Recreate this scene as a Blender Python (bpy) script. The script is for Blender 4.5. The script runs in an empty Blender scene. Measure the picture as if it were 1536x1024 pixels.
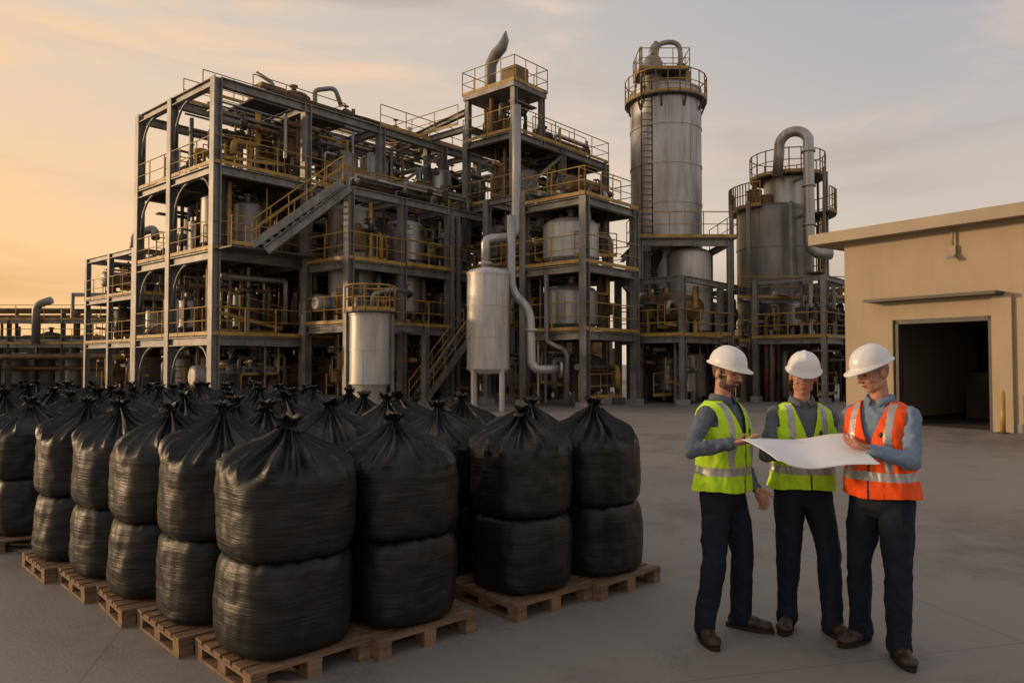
import bpy, math, random
from math import sin, cos, pi, radians, sqrt, atan2
from mathutils import Vector, Matrix, noise, Quaternion
random.seed(7)
scene = bpy.context.scene
COL = scene.collection
V = Vector
scene.view_settings.view_transform = 'Standard'
scene.view_settings.look = 'None'
scene.view_settings.exposure = 0

# ------------------------------------------------------------------ materials
def mat(name, col, rough=0.5, metal=0.0, nscale=3.0, var=0.25, bump=0.0, bscale=30.0, stretch=(1,1,1), col2=None, spec=0.5, bdist=0.01):
    m = bpy.data.materials.new(name); m.use_nodes = True
    nt = m.node_tree; b = nt.nodes['Principled BSDF']
    b.inputs['Roughness'].default_value = rough
    b.inputs['Metallic'].default_value = metal
    b.inputs['Specular IOR Level'].default_value = spec
    tc = nt.nodes.new('ShaderNodeTexCoord')
    mp = nt.nodes.new('ShaderNodeMapping'); mp.inputs['Scale'].default_value = stretch
    nt.links.new(tc.outputs['Object'], mp.inputs['Vector'])
    n = nt.nodes.new('ShaderNodeTexNoise'); n.inputs['Scale'].default_value = nscale
    n.inputs['Detail'].default_value = 6; n.inputs['Roughness'].default_value = 0.62
    nt.links.new(mp.outputs[0], n.inputs['Vector'])
    r = nt.nodes.new('ShaderNodeValToRGB')
    r.color_ramp.elements[0].position = 0.3; r.color_ramp.elements[1].position = 0.7
    c1 = [max(0, c*(1-var)) for c in col]
    c2 = list(col2) if col2 else [min(1, c*(1+var)) for c in col]
    r.color_ramp.elements[0].color = (*c1, 1); r.color_ramp.elements[1].color = (*c2, 1)
    nt.links.new(n.outputs['Fac'], r.inputs['Fac'])
    nt.links.new(r.outputs['Color'], b.inputs['Base Color'])
    if bump > 0:
        n2 = nt.nodes.new('ShaderNodeTexNoise'); n2.inputs['Scale'].default_value = bscale
        n2.inputs['Detail'].default_value = 5
        nt.links.new(mp.outputs[0], n2.inputs['Vector'])
        bp = nt.nodes.new('ShaderNodeBump'); bp.inputs['Strength'].default_value = bump
        bp.inputs['Distance'].default_value = bdist
        nt.links.new(n2.outputs['Fac'], bp.inputs['Height'])
        nt.links.new(bp.outputs['Normal'], b.inputs['Normal'])
    return m

M_steel = mat('painted_steel', (0.215,0.208,0.195), 0.5, 0.2, 1.2, 0.4, 0.2, 20)
M_dark = mat('dark_steel', (0.055,0.043,0.032), 0.6, 0.1, 1.5, 0.5)
M_rust = mat('rusty_pipe', (0.17,0.10,0.045), 0.6, 0.3, 2.0, 0.5)
M_yel = mat('yellow_safety_paint', (0.40,0.245,0.06), 0.55, 0.0, 2.0, 0.45)
M_galv = mat('galvanised_metal', (0.40,0.395,0.385), 0.42, 0.65, 0.9, 0.3, 0.15, 6, (1,1,0.25))
M_galvd = mat('weathered_metal', (0.25,0.238,0.22), 0.5, 0.5, 0.8, 0.4, 0.15, 6, (1,1,0.25))
M_tank = mat('pale_tank_metal', (0.50,0.49,0.47), 0.45, 0.35, 1.2, 0.25, 0.1, 8, (1,1,0.3))
M_grate = mat('grating', (0.11,0.10,0.09), 0.6, 0.3, 4, 0.3)
M_wall = mat('tan_render_wall', (0.41,0.325,0.225), 0.85, 0, 0.5, 0.09, 0.25, 60, (1,1,0.5))
M_trim = mat('tan_metal_trim', (0.35,0.28,0.20), 0.6, 0, 1, 0.1)
M_frame = mat('dark_door_frame', (0.06,0.055,0.05), 0.5, 0.2, 2, 0.2)
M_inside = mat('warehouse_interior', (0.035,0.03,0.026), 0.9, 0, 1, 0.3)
M_wood = mat('pallet_wood', (0.20,0.12,0.066), 0.75, 0, 3, 0.45, 0.4, 40, (1,6,6))
M_conc = mat('concrete_plinth', (0.28,0.27,0.25), 0.85, 0, 1, 0.25)

def streak(m, amt=.5):
    nt=m.node_tree; b=nt.nodes['Principled BSDF']; src=b.inputs['Base Color'].links[0].from_socket
    tc=nt.nodes.new('ShaderNodeTexCoord'); mp=nt.nodes.new('ShaderNodeMapping'); mp.inputs['Scale'].default_value=(4,4,.22)
    nt.links.new(tc.outputs['Object'],mp.inputs['Vector'])
    n=nt.nodes.new('ShaderNodeTexNoise'); n.inputs['Scale'].default_value=1.3; n.inputs['Detail'].default_value=7; n.inputs['Roughness'].default_value=.65
    nt.links.new(mp.outputs[0],n.inputs['Vector'])
    r=nt.nodes.new('ShaderNodeMapRange'); r.inputs['From Min'].default_value=.48; r.inputs['From Max'].default_value=.68; r.inputs['To Max'].default_value=amt
    nt.links.new(n.outputs['Fac'],r.inputs['Value'])
    x=nt.nodes.new('ShaderNodeMixRGB'); x.blend_type='MULTIPLY'; x.inputs['Color2'].default_value=(.42,.33,.25,1)
    nt.links.new(r.outputs[0],x.inputs['Fac']); nt.links.new(src,x.inputs['Color1']); nt.links.new(x.outputs[0],b.inputs['Base Color'])
for m_ in (M_galv,M_tank,M_galvd,M_steel): streak(m_,.55)
streak(M_wall,.07)

def bag_mat():
    m = bpy.data.materials.new('black_stretch_film'); m.use_nodes = True
    nt = m.node_tree; b = nt.nodes['Principled BSDF']
    b.inputs['Specular IOR Level'].default_value = 0.38
    tc = nt.nodes.new('ShaderNodeTexCoord')
    oi = nt.nodes.new('ShaderNodeObjectInfo')
    add = nt.nodes.new('ShaderNodeVectorMath'); add.operation='ADD'
    sc = nt.nodes.new('ShaderNodeVectorMath'); sc.operation='SCALE'; sc.inputs[0].default_value=(7,5,9)
    nt.links.new(oi.outputs['Random'], sc.inputs['Scale'])
    nt.links.new(tc.outputs['Object'], add.inputs[0]); nt.links.new(sc.outputs[0], add.inputs[1])
    mp = nt.nodes.new('ShaderNodeMapping'); mp.inputs['Scale'].default_value=(2.5,2.5,34)
    nt.links.new(add.outputs[0], mp.inputs['Vector'])
    n = nt.nodes.new('ShaderNodeTexNoise'); n.inputs['Scale'].default_value=1.6; n.inputs['Detail'].default_value=6
    n.inputs['Roughness'].default_value=0.65
    nt.links.new(mp.outputs[0], n.inputs['Vector'])
    n3 = nt.nodes.new('ShaderNodeTexNoise'); n3.inputs['Scale'].default_value=9; n3.inputs['Detail'].default_value=4
    nt.links.new(add.outputs[0], n3.inputs['Vector'])
    mx = nt.nodes.new('ShaderNodeMath'); mx.operation='MULTIPLY_ADD'; mx.inputs[1].default_value=0.7
    nt.links.new(n3.outputs['Fac'], mx.inputs[0]); nt.links.new(n.outputs['Fac'], mx.inputs[2])
    bp = nt.nodes.new('ShaderNodeBump'); bp.inputs['Strength'].default_value=0.5; bp.inputs['Distance'].default_value=0.01
    nt.links.new(mx.outputs[0], bp.inputs['Height']); nt.links.new(bp.outputs['Normal'], b.inputs['Normal'])
    r = nt.nodes.new('ShaderNodeValToRGB')
    r.color_ramp.elements[0].position=0.35; r.color_ramp.elements[0].color=(0.008,0.008,0.008,1)
    r.color_ramp.elements[1].position=0.75; r.color_ramp.elements[1].color=(0.016,0.0155,0.015,1)
    nt.links.new(n3.outputs['Fac'], r.inputs['Fac']); nt.links.new(r.outputs['Color'], b.inputs['Base Color'])
    r2 = nt.nodes.new('ShaderNodeMapRange'); r2.inputs['To Min'].default_value=0.30; r2.inputs['To Max'].default_value=0.53
    nt.links.new(n.outputs['Fac'], r2.inputs['Value']); nt.links.new(r2.outputs[0], b.inputs['Roughness'])
    return m
M_bag = bag_mat()

def ground_mat():
    m = bpy.data.materials.new('yard_concrete'); m.use_nodes = True
    nt = m.node_tree; b = nt.nodes['Principled BSDF']
    b.inputs['Roughness'].default_value=0.62
    tc = nt.nodes.new('ShaderNodeTexCoord')
    def nz(scale, det, rough=0.6):
        n = nt.nodes.new('ShaderNodeTexNoise'); n.inputs['Scale'].default_value=scale
        n.inputs['Detail'].default_value=det; n.inputs['Roughness'].default_value=rough
        nt.links.new(tc.outputs['Object'], n.inputs['Vector']); return n
    big = nz(0.22,5); mid = nz(1.7,7,0.7); fine = nz(45,6,0.7)
    a1 = nt.nodes.new('ShaderNodeMath'); a1.operation='MULTIPLY_ADD'; a1.inputs[1].default_value=0.6
    nt.links.new(mid.outputs['Fac'], a1.inputs[0]); nt.links.new(big.outputs['Fac'], a1.inputs[2])
    a2 = nt.nodes.new('ShaderNodeMath'); a2.operation='MULTIPLY_ADD'; a2.inputs[1].default_value=0.5
    nt.links.new(fine.outputs['Fac'], a2.inputs[0]); nt.links.new(a1.outputs[0], a2.inputs[2])
    r = nt.nodes.new('ShaderNodeValToRGB')
    r.color_ramp.elements[0].position=0.76; r.color_ramp.elements[0].color=(0.104,0.094,0.082,1)
    r.color_ramp.elements[1].position=1.28; r.color_ramp.elements[1].color=(0.24,0.218,0.192,1)
    nt.links.new(a2.outputs[0], r.inputs['Fac'])
    mp = nt.nodes.new('ShaderNodeMapping'); mp.inputs['Rotation'].default_value=(0,0,radians(-14)); mp.inputs['Location'].default_value=(1.3,0.9,0)
    nt.links.new(tc.outputs['Object'], mp.inputs['Vector'])
    br = nt.nodes.new('ShaderNodeTexBrick'); br.offset=0
    br.inputs['Scale'].default_value=1; br.inputs['Brick Width'].default_value=5.5; br.inputs['Row Height'].default_value=4.6
    br.inputs['Mortar Size'].default_value=0.008; br.inputs['Mortar Smooth'].default_value=0.4
    nt.links.new(mp.outputs[0], br.inputs['Vector'])
    mx = nt.nodes.new('ShaderNodeMixRGB'); mx.blend_type='MULTIPLY'
    mx.inputs['Color2'].default_value=(0.72,0.71,0.7,1)
    nt.links.new(br.outputs['Fac'], mx.inputs['Fac']); nt.links.new(r.outputs['Color'], mx.inputs['Color1'])
    vo = nt.nodes.new('ShaderNodeTexNoise'); vo.inputs['Scale'].default_value=0.7; vo.inputs['Detail'].default_value=8; vo.inputs['Roughness'].default_value=0.75
    nt.links.new(tc.outputs['Object'], vo.inputs['Vector'])
    rr = nt.nodes.new('ShaderNodeValToRGB'); rr.color_ramp.elements[0].position=0.52; rr.color_ramp.elements[1].position=0.68
    rr.color_ramp.elements[1].color=(0.7,0.7,0.7,1)
    nt.links.new(vo.outputs['Fac'], rr.inputs['Fac'])
    m2 = nt.nodes.new('ShaderNodeMixRGB'); m2.blend_type='MULTIPLY'; m2.inputs['Color2'].default_value=(0.6,0.58,0.56,1)
    nt.links.new(rr.outputs['Color'], m2.inputs['Fac']); nt.links.new(mx.outputs[0], m2.inputs['Color1'])
    nt.links.new(m2.outputs[0], b.inputs['Base Color'])
    bp = nt.nodes.new('ShaderNodeBump'); bp.inputs['Strength'].default_value=0.6; bp.inputs['Distance'].default_value=0.012
    nt.links.new(a2.outputs[0], bp.inputs['Height']); nt.links.new(bp.outputs['Normal'], b.inputs['Normal'])
    return m
M_ground = ground_mat()

# ------------------------------------------------------------------ mesh builder
class MB:
    def __init__(s): s.v=[]; s.f=[]; s.m=[]; s.sm=[]; s.mats=[]
    def mi(s, m):
        if m not in s.mats: s.mats.append(m)
        return s.mats.index(m)
    def box(s, a, b, w, h, m, up=None):
        a=V(a); b=V(b); d=(b-a)
        if d.length<1e-6: return
        d.normalize()
        u=V(up) if up else V((0,0,1))
        if abs(d.dot(u))>0.98: u=RD.copy()
        sd=d.cross(u).normalized(); uu=sd.cross(d).normalized()
        i=len(s.v)
        for p in (a,b):
            for x,y in ((-1,-1),(1,-1),(1,1),(-1,1)):
                s.v.append(p+sd*(x*w/2)+uu*(y*h/2))
        k=s.mi(m)
        for q in ((0,3,2,1),(4,5,6,7),(0,1,5,4),(1,2,6,5),(2,3,7,6),(3,0,4,7)):
            s.f.append(tuple(i+j for j in q)); s.m.append(k); s.sm.append(False)
    def ibeam(s, a, b, w, h, m, up=None):
        a=V(a); b=V(b); d=(b-a).normalized()
        u=V(up) if up else V((0,0,1))
        if abs(d.dot(u))>0.98: u=RD.copy()
        sd=d.cross(u).normalized(); uu=sd.cross(d).normalized()
        t=min(w,h)*0.14
        s.box(a+uu*(h/2-t/2), b+uu*(h/2-t/2), w, t, m, uu)
        s.box(a-uu*(h/2-t/2), b-uu*(h/2-t/2), w, t, m, uu)
        s.box(a,b,t,h-2*t-0.002,m,uu)
    def tube(s, pts, r, m, seg=8, caps=True, smooth=True):
        pts=[V(p) for p in pts]; n=len(pts)
        rs = r if isinstance(r,(list,tuple)) else [r]*n
        i0=len(s.v); k=s.mi(m)
        t=(pts[1]-pts[0]).normalized()
        nrm=t.orthogonal().normalized()
        for j,p in enumerate(pts):
            if j==0: tt=(pts[1]-pts[0])
            elif j==n-1: tt=(pts[-1]-pts[-2])
            else: tt=(pts[j+1]-pts[j]).normalized()+(pts[j]-pts[j-1]).normalized()
            if tt.length<1e-6: tt=t
            tt=tt.normalized()
            q=t.rotation_difference(tt); nrm=(q@nrm); t=tt
            nrm=(nrm-t*nrm.dot(t)).normalized()
            bn=t.cross(nrm)
            for x in range(seg):
                a=2*pi*x/seg
                s.v.append(p+(nrm*cos(a)+bn*sin(a))*rs[j])
        for j in range(n-1):
            for x in range(seg):
                y=(x+1)%seg
                s.f.append((i0+j*seg+x,i0+j*seg+y,i0+(j+1)*seg+y,i0+(j+1)*seg+x)); s.m.append(k); s.sm.append(smooth)
        if caps:
            s.f.append(tuple(i0+x for x in reversed(range(seg)))); s.m.append(k); s.sm.append(False)
            s.f.append(tuple(i0+(n-1)*seg+x for x in range(seg))); s.m.append(k); s.sm.append(False)
    def pipe(s, pts, r, m, bend=None, seg=10):
        pts=[V(p) for p in pts]; bend=bend or r*2.2
        out=[pts[0]]
        for j in range(1,len(pts)-1):
            p=pts[j]; a=(pts[j-1]-p); b=(pts[j+1]-p)
            L=min(bend,a.length*0.45,b.length*0.45)
            pa=p+a.normalized()*L; pb=p+b.normalized()*L
            for k in range(6):
                t=k/5; out.append(pa*(1-t)**2+p*2*t*(1-t)+pb*t*t)
        out.append(pts[-1])
        s.tube(out,r,m,seg)
    def rev(s, c, prof, m, seg=32, smooth=True):
        c=V(c); i0=len(s.v); k=s.mi(m)
        for (r,z) in prof:
            for x in range(seg):
                a=2*pi*x/seg; s.v.append(c+V((r*cos(a),r*sin(a),z)))
        for j in range(len(prof)-1):
            for x in range(seg):
                y=(x+1)%seg
                s.f.append((i0+j*seg+x,i0+j*seg+y,i0+(j+1)*seg+y,i0+(j+1)*seg+x)); s.m.append(k); s.sm.append(smooth)
    def shell(s, c, R, z0, z1, n, m, seg=40, band=.05, proud=.02, vs=0):
        s.rev(c,[(R,z0),(R,z1)],m,seg)
        for i in range(n+1):
            z=z0+(z1-z0)*i/n
            s.rev(c,[(R-.002,z-band/2),(R+proud,z-band/2),(R+proud,z+band/2),(R-.002,z+band/2)],m,seg,False)
            if vs and i<n:
                for k in range(vs):
                    a=2*pi*(k+.5*(i%2)+.17)/vs; p=V(c)+V(((R+.004)*cos(a),(R+.004)*sin(a),0))
                    s.box(p+V((0,0,z)),p+V((0,0,z+(z1-z0)/n)),.03,.03,m,V((cos(a),sin(a),0)))
    def ell(s, c, r, m=None, seg=16, rings=10, rot=None):
        c=V(c); i0=len(s.v); k=s.mi(m)
        rr=V(r) if not isinstance(r,(int,float)) else V((r,r,r))
        s.v.append(None)
        def P(d):
            p=V((d[0]*rr.x,d[1]*rr.y,d[2]*rr.z))
            if rot: p=rot@p
            return c+p
        s.v[i0]=P((0,0,1))
        for j in range(1,rings):
            ph=pi*j/rings
            for x in range(seg):
                a=2*pi*x/seg; s.v.append(P((sin(ph)*cos(a),sin(ph)*sin(a),cos(ph))))
        s.v.append(P((0,0,-1))); e=len(s.v)-1
        def add(f): s.f.append(f); s.m.append(k); s.sm.append(True)
        for x in range(seg):
            y=(x+1)%seg
            add((i0,i0+1+x,i0+1+y)); add((e,e-seg+y,e-seg+x))
            for j in range(rings-2):
                b0=i0+1+j*seg; add((b0+x,b0+seg+x,b0+seg+y,b0+y))
    def chain(s, pts, rs, m=None, seg=16):
        for j in range(len(pts)):
            s.ell(pts[j], rs[j], m, seg, 10)
            if j: s.tube([pts[j-1],pts[j]],[rs[j-1],rs[j]],m,seg)
    def loft(s, rings, m=None, seg=32, e=2.3):
        i0=len(s.v); k=s.mi(m)
        for (cx,cy,z,rx,ry) in rings:
            for x in range(seg):
                a=2*pi*x/seg; c_,s_=cos(a),sin(a)
                s.v.append(V((cx+rx*math.copysign(abs(c_)**(2/e),c_),cy+ry*math.copysign(abs(s_)**(2/e),s_),z)))
        n=len(rings)
        for j in range(n-1):
            for x in range(seg):
                y=(x+1)%seg
                s.f.append((i0+j*seg+x,i0+j*seg+y,i0+(j+1)*seg+y,i0+(j+1)*seg+x)); s.m.append(k); s.sm.append(True)
        s.f.append(tuple(i0+x for x in reversed(range(seg)))); s.m.append(k); s.sm.append(True)
        s.f.append(tuple(i0+(n-1)*seg+x for x in range(seg))); s.m.append(k); s.sm.append(True)
    def mesh(s, name):
        me=bpy.data.meshes.new(name); me.from_pydata([tuple(v) for v in s.v],[],s.f)
        for m in s.mats:
            if m: me.materials.append(m)
        me.polygons.foreach_set('material_index', s.m if any(s.mats) else [0]*len(s.f))
        me.polygons.foreach_set('use_smooth', s.sm)
        me.update(); return me
    def obj(s, name, parent=None):
        o=bpy.data.objects.new(name, s.mesh(name)); COL.objects.link(o)
        if parent: o.parent=parent
        return o
    def rail(s, pts, h=1.1, m=None, step=1.3, r=0.024):
        m=m or M_yel; pts=[V(p) for p in pts]
        for a,b in zip(pts[:-1],pts[1:]):
            for hh,rr in ((h,r),(h*0.52,r*0.8)):
                s.tube([a+V((0,0,hh)),b+V((0,0,hh))],rr,m,5,False)
            s.box(a+V((0,0,0.08)),b+V((0,0,0.08)),0.02,0.14,m)
            n=max(1,int((b-a).length/step))
            for i in range(n+1):
                p=a.lerp(b,i/n); s.tube([p,p+V((0,0,h))],r,m,5,False)
    def ringrail(s, c, r, h=1.1, m=None, a0=0, a1=2*pi, n=20):
        m=m or M_yel; c=V(c)
        P=[c+V((r*cos(a0+(a1-a0)*i/n),r*sin(a0+(a1-a0)*i/n),0)) for i in range(n+1)]
        s.rail(P,h,m,step=5,r=0.03)

A0=V((-11.4,28,0)); ang=radians(49)
RD=V((cos(ang),sin(ang),0)); LD=V((-sin(ang),cos(ang),0))
def T(a,b,z): return A0+RD*a+LD*b+V((0,0,z))

# ------------------------------------------------------------------ structure helpers
def frame(B, As, Bs, Zs, w=0.32, m=M_steel, rails=True, slab=True, skipcols=(), top_slab=False, railtop=False):
    for a in As:
        for b in Bs:
            if (a,b) in skipcols: continue
            B.ibeam(T(a,b,0),T(a,b,Zs[-1]+w*0.5),w,w,m,RD)
            B.box(T(a,b,0),T(a,b,0.25),w*1.8,w*1.8,M_conc)
    for z in Zs:
        for b in Bs:
            B.ibeam(T(As[0]+w*.51,b,z),T(As[-1]-w*.51,b,z),w*0.8,w*1.05,m)
        for a in As:
            B.ibeam(T(a,Bs[0]+w*.51,z-0.004),T(a,Bs[-1]-w*.51,z-0.004),w*0.8,w*1.0,m)
        last=(z==Zs[-1])
        if slab and (not last or top_slab):
            zz=z+w*0.56
            B.box(T(As[0],(Bs[0]+Bs[-1])/2,zz),T(As[-1],(Bs[0]+Bs[-1])/2,zz),abs(Bs[-1]-Bs[0]),0.05,M_grate)
            n=int((As[-1]-As[0])/1.2)
            for i in range(n):
                a=As[0]+(i+0.5)*(As[-1]-As[0])/n
                B.box(T(a,Bs[0]+w,z+0.02),T(a,Bs[-1]-w,z+0.02),0.08,0.16,M_dark)
        if rails and (not last or railtop):
            zz=z+w*0.6; o=0.12
            B.rail([T(As[0]-o,Bs[-1]+o,zz),T(As[0]-o,Bs[0]-o,zz),T(As[-1]+o,Bs[0]-o,zz),T(As[-1]+o,Bs[-1]+o,zz)],1.1)

def brace(B, p, q, m=M_steel, w=0.12): B.box(p,q,w,w,m)
def arch(B, a, b0, b1, z0, z1, m=M_steel):
    pts=[T(a, b0+(b1-b0)*(1-cos(t*pi/2/8)), z0+(z1-z0)*sin(t*pi/2/8)) for t in range(9)]
    B.tube(pts,0.05,m,6)

def vessel(B, c, r, h, m, legs=0.0):
    c=V(c)
    if legs:
        for k in range(4):
            a=pi/4+k*pi/2; p=c+V((r*.8*cos(a),r*.8*sin(a),0)); B.box(p,p+V((0,0,legs+r*.3)),0.14,0.14,M_steel)
    b=legs; d=r*0.35
    B.rev(c,[(0.02,b),(r*.5,b+d*.15),(r*.85,b+d*.55),(r*.97,b+d*.85),(r,b+d)],m,28)
    B.shell(c,r,b+d,b+h-d,max(1,int((h-2*d)/1.3)),m,28,.05,.02)
    B.rev(c,[(r,b+h-d),(r*.97,b+h-d*.8),(r*.85,b+h-d*.45),(r*.5,b+h-d*.1),(0.02,b+h)],m,28)
    B.tube([c+V((0,0,b+h-0.02)),c+V((0,0,b+h+0.35))],0.12,m,10)
    B.tube([c+V((0,0,b+h+0.25)),c+V((0,0,b+h+0.32))],0.2,m,10)

def clutter(B, a0,a1,b0,b1,z0,z1, rnd, nv=1, nh=5, nvp=4, ms=None, rmax=0.8):
    ms=ms or [M_galvd,M_rust,M_rust,M_dark,M_steel,M_galv,M_yel]
    H=z1-z0
    for _ in range(nv):
        r=rnd.uniform(0.4,rmax); a=rnd.uniform(a0+r,a1-r); b=rnd.uniform(b0+r,max(b0+r+.01,b1-r))
        if rnd.random()<0.7:
            vessel(B,T(a,b,z0),r,H*rnd.uniform(.5,.8),rnd.choice([M_galvd,M_galv,M_dark,M_rust]),H*.12)
        else:
            z=z0+r+0.4; L=min(a1-a0,2.4)/2
            pts=[T(a-L,b,z),T(a-L*.93,b,z),T(a+L*.93,b,z),T(a+L,b,z)]
            B.tube(pts,[r*.5,r*.8,r*.8,r*.5],rnd.choice([M_galvd,M_rust]),20)
            for s in (-.5,.5): B.box(T(a+L*s,b,z0),T(a+L*s,b,z-.3),0.8*r,0.15,M_dark)
    for _ in range(nh):
        z=z1-rnd.uniform(.25,H*.5); b=rnd.uniform(b0,b1); r=rnd.uniform(.04,.14); m=rnd.choice(ms)
        a=rnd.uniform(a0,a0+.5*(a1-a0)); e=rnd.uniform(a+.3*(a1-a0),a1)
        if rnd.random()<.5:
            B.pipe([T(a,b,z0+rnd.uniform(0,H*.5)),T(a,b,z),T(e,b,z),T(e,b,z1 if rnd.random()<.5 else z0)],r,m,seg=8)
        else:
            bb=rnd.uniform(b0,b1)
            B.pipe([T(a,b,z),T(e,b,z),T(e,bb,z),T(e,bb,z0+rnd.uniform(0,H*.4))],r,m,seg=8)
        if rnd.random()<.5:
            p=T((a+e)/2,b,z); B.tube([p-RD*.12,p+RD*.12],r*1.9,M_dark,10); B.tube([p,p+V((0,0,.4))],.03,M_dark,6)
            B.tube([p+V((0,0,.38)),p+V((0,0,.41))],.14,M_yel,10)
    for _ in range(nvp):
        a=rnd.uniform(a0,a1); b=rnd.uniform(b0,b1); r=rnd.uniform(.03,.11)
        B.tube([T(a,b,z0),T(a,b,z1)],r,rnd.choice(ms),8,False)
        if rnd.random()<.4:
            B.box(T(a,b,z0+H*.3),T(a,b,z0+H*.3+.5),0.45,0.3,rnd.choice([M_dark,M_steel,M_rust]))
    if rnd.random()<.8:
        b=rnd.uniform(b0,b1); z=z1-rnd.uniform(.3,.8)
        B.box(T(a0,b,z),T(a1,b,z),.35,.07,M_steel)
    for _ in range(2):
        b=rnd.uniform(b0,b1); B.rail([T(a0,b,z0+.2+rnd.uniform(0,H*.3)*(_>0)),T(a1,b,z0+.2+rnd.uniform(0,H*.3)*(_>0))],1.0,M_yel)

def stairs(B, p, q, width=0.8):
    p=V(p); q=V(q); d=q-p; side=V((-d.y,d.x,0)).normalized()*width/2
    for s in (-1,1):
        B.box(p+side*s,q+side*s,0.06,0.28,M_steel)
        n=5
        for i in range(n+1):
            x=(p+side*s).lerp(q+side*s,i/n); B.tube([x,x+V((0,0,1))],.025,M_yel,5,False)
        B.tube([p+side*s+V((0,0,1)),q+side*s+V((0,0,1))],.03,M_yel,5,False)
        B.tube([p+side*s+V((0,0,.55)),q+side*s+V((0,0,.55))],.022,M_yel,5,False)
    n=max(4,int(abs(d.z)/.2))
    for i in range(n):
        x=p.lerp(q,(i+.5)/n); B.box(x-side*.95,x+side*.95,.24,.04,M_grate)

rnd=random.Random(11)
# ---- block 1 : large open frame
B=MB()
Z1=[2.6,5.9,9.2,12.6]
As=[0,4,8,12,16]; Bs=[0,3.7,6.9]
frame(B,As,Bs,Z1,0.34,rails=True)
for zi,(z0,z1) in enumerate(zip([0]+Z1[:-1],Z1)):
    for i in range(4):
        for j in range(2):
            k=[3,2,2,1][zi]
            upper = zi==3
            clutter(B,As[i]+.4,As[i+1]-.4,Bs[j]+.4,Bs[j+1]-.4,z0+.2,z1-.2,rnd,
                    nv=0 if (upper and i==0) else k,nh=6 if upper else 8,nvp=3 if upper else 7)
    for (b0,s,l) in ((0,1,1.1),(6.9,-1,1.5),(3.7,-1,1.5)):
        if zi in (0,2) or l>1.2: arch(B,0,b0+.15*s,b0+l*s,z1-1.9,z1-.2)
    brace(B,T(8,0,z0+.2),T(12,0,z1-.2)); brace(B,T(0,6.9,z0+.2),T(4,6.9,z1-.2))
for a in (4.3,8.3,12.2):
    B.box(T(a,6.4,3),T(a+3.2,6.4,3),.1,5.4,M_dark)  # dark panels added at the rear to keep light out of the lower levels
B.box(T(2.6,3.6,13.1),T(7.4,3.6,13.1),3.4,.08,M_grate)
B.rail([T(2.6,1.9,13.15),T(7.4,1.9,13.15),T(7.4,5.3,13.15)],1.0)
vessel(B,T(5.4,3.2,13.15),.75,1.3,M_rust); B.box(T(3.4,3.2,13.7),T(4.6,3.2,13.7),1.2,1.1,M_rust)
B.pipe([T(6.4,3,13.2),T(6.4,3,14.8),T(7.2,2.5,15),T(7.6,2.5,14.2)],.11,M_galvd)
B.pipe([T(4.2,3,13.2),T(4.2,3,14.5),T(3.6,3.4,14.9)],.09,M_galvd)
clutter(B,3,7,.5,3.4,10.4,12.3,rnd,2,9,6)
clutter(B,1,15,.5,6,13,13.8,rnd,0,10,0,rmax=.4)
B.rail([T(8,0,12.85),T(15.8,0,12.85)],1.0,M_yel)
for i in range(6):
    B.tube([T(.5,1.2+i*.5,12.3),T(12,1.2+i*.5,12.3)],.05,M_galvd,6)
B.obj('steel_process_structure')

# ---- block M : protruding lower section with stair
B=MB()
Am=[3.7,6.4,9.1,11.9]; Bm=[-3.45,-.6]
frame(B,Am,Bm,[3.1,5.6,8.5],.3)
frame(B,[3.7,6.4],[-4.9,-3.45],[3.1],.22)
stairs(B,T(1.2,-.9,6.2),T(3.6,-3.3,8.7),1.0)
B.ibeam(T(1.2,-1.7,6.0),T(3.4,-3.9,8.45),.22,.34,M_steel)
B.box(T(0,-.7,6.1),T(3.7,-.7,6.1),1.2,.06,M_grate); B.rail([T(0,-1.3,6.15),T(1.0,-1.3,6.15)],1.1)
for i in range(3):
    for (z0,z1) in ((.1,2.9),(3.3,5.4),(5.8,8.3)):
        clutter(B,Am[i]+.3,Am[i+1]-.3,-3.0,-.8,z0,z1,rnd,2,7,6,rmax=.75)
clutter(B,4,11.5,-3,-1,8.7,9.8,rnd,0,10,4)
vessel(B,T(5.0,-1.9,3.3),.95,4.6,M_galvd,.4); vessel(B,T(7.8,-1.9,3.3),.9,4.4,M_galv,.4)
for s in (0,.35): B.box(T(9.1+s,-3.7,0),T(9.1+s,-3.7,8.3),.14,.14,M_steel)
stairs(B,T(6.6,-4.1,0),T(9.8,-4.1,3.2))
B.rail([T(6.5,-3.7,5.8),T(9.0,-3.7,5.8)],1.1)
B.obj('stair_access_structure')

# ---- block C : tall centre tower
B=MB()
Cz=[3,6,9,12.1]
frame(B,[11.3,14.9,18.7],[-5.4,-2.4],Cz,.3,railtop=True,top_slab=True)
frame(B,[11.3,14.9],[-2.4,.4,2.8],[6,9,13.0],.28)
for a in (11.3,13.3):
    for b in (-5.4,-2.5): B.ibeam(T(a,b,12),T(a,b,14.5),.24,.24,M_steel)
z=14.4
B.box(T(11.1,-3.95,z),T(13.5,-3.95,z),3.2,.25,M_steel)
B.rail([T(11.1,-2.3,z+.1),T(11.1,-5.6,z+.1),T(13.5,-5.6,z+.1),T(13.5,-2.3,z+.1),T(11.1,-2.3,z+.1)],1.15,M_yel,.7)
B.ibeam(T(11.3,-2.4,13.8),T(11.3,2.8,13.2),.24,.26,M_steel)
clutter(B,11.5,13.1,-5.1,-2.8,12.2,14.2,rnd,1,7,6,rmax=.5)
B.box(T(12.3,-4.6,14.6),T(12.3,-4.6,15.6),.9,.9,M_rust)
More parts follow.
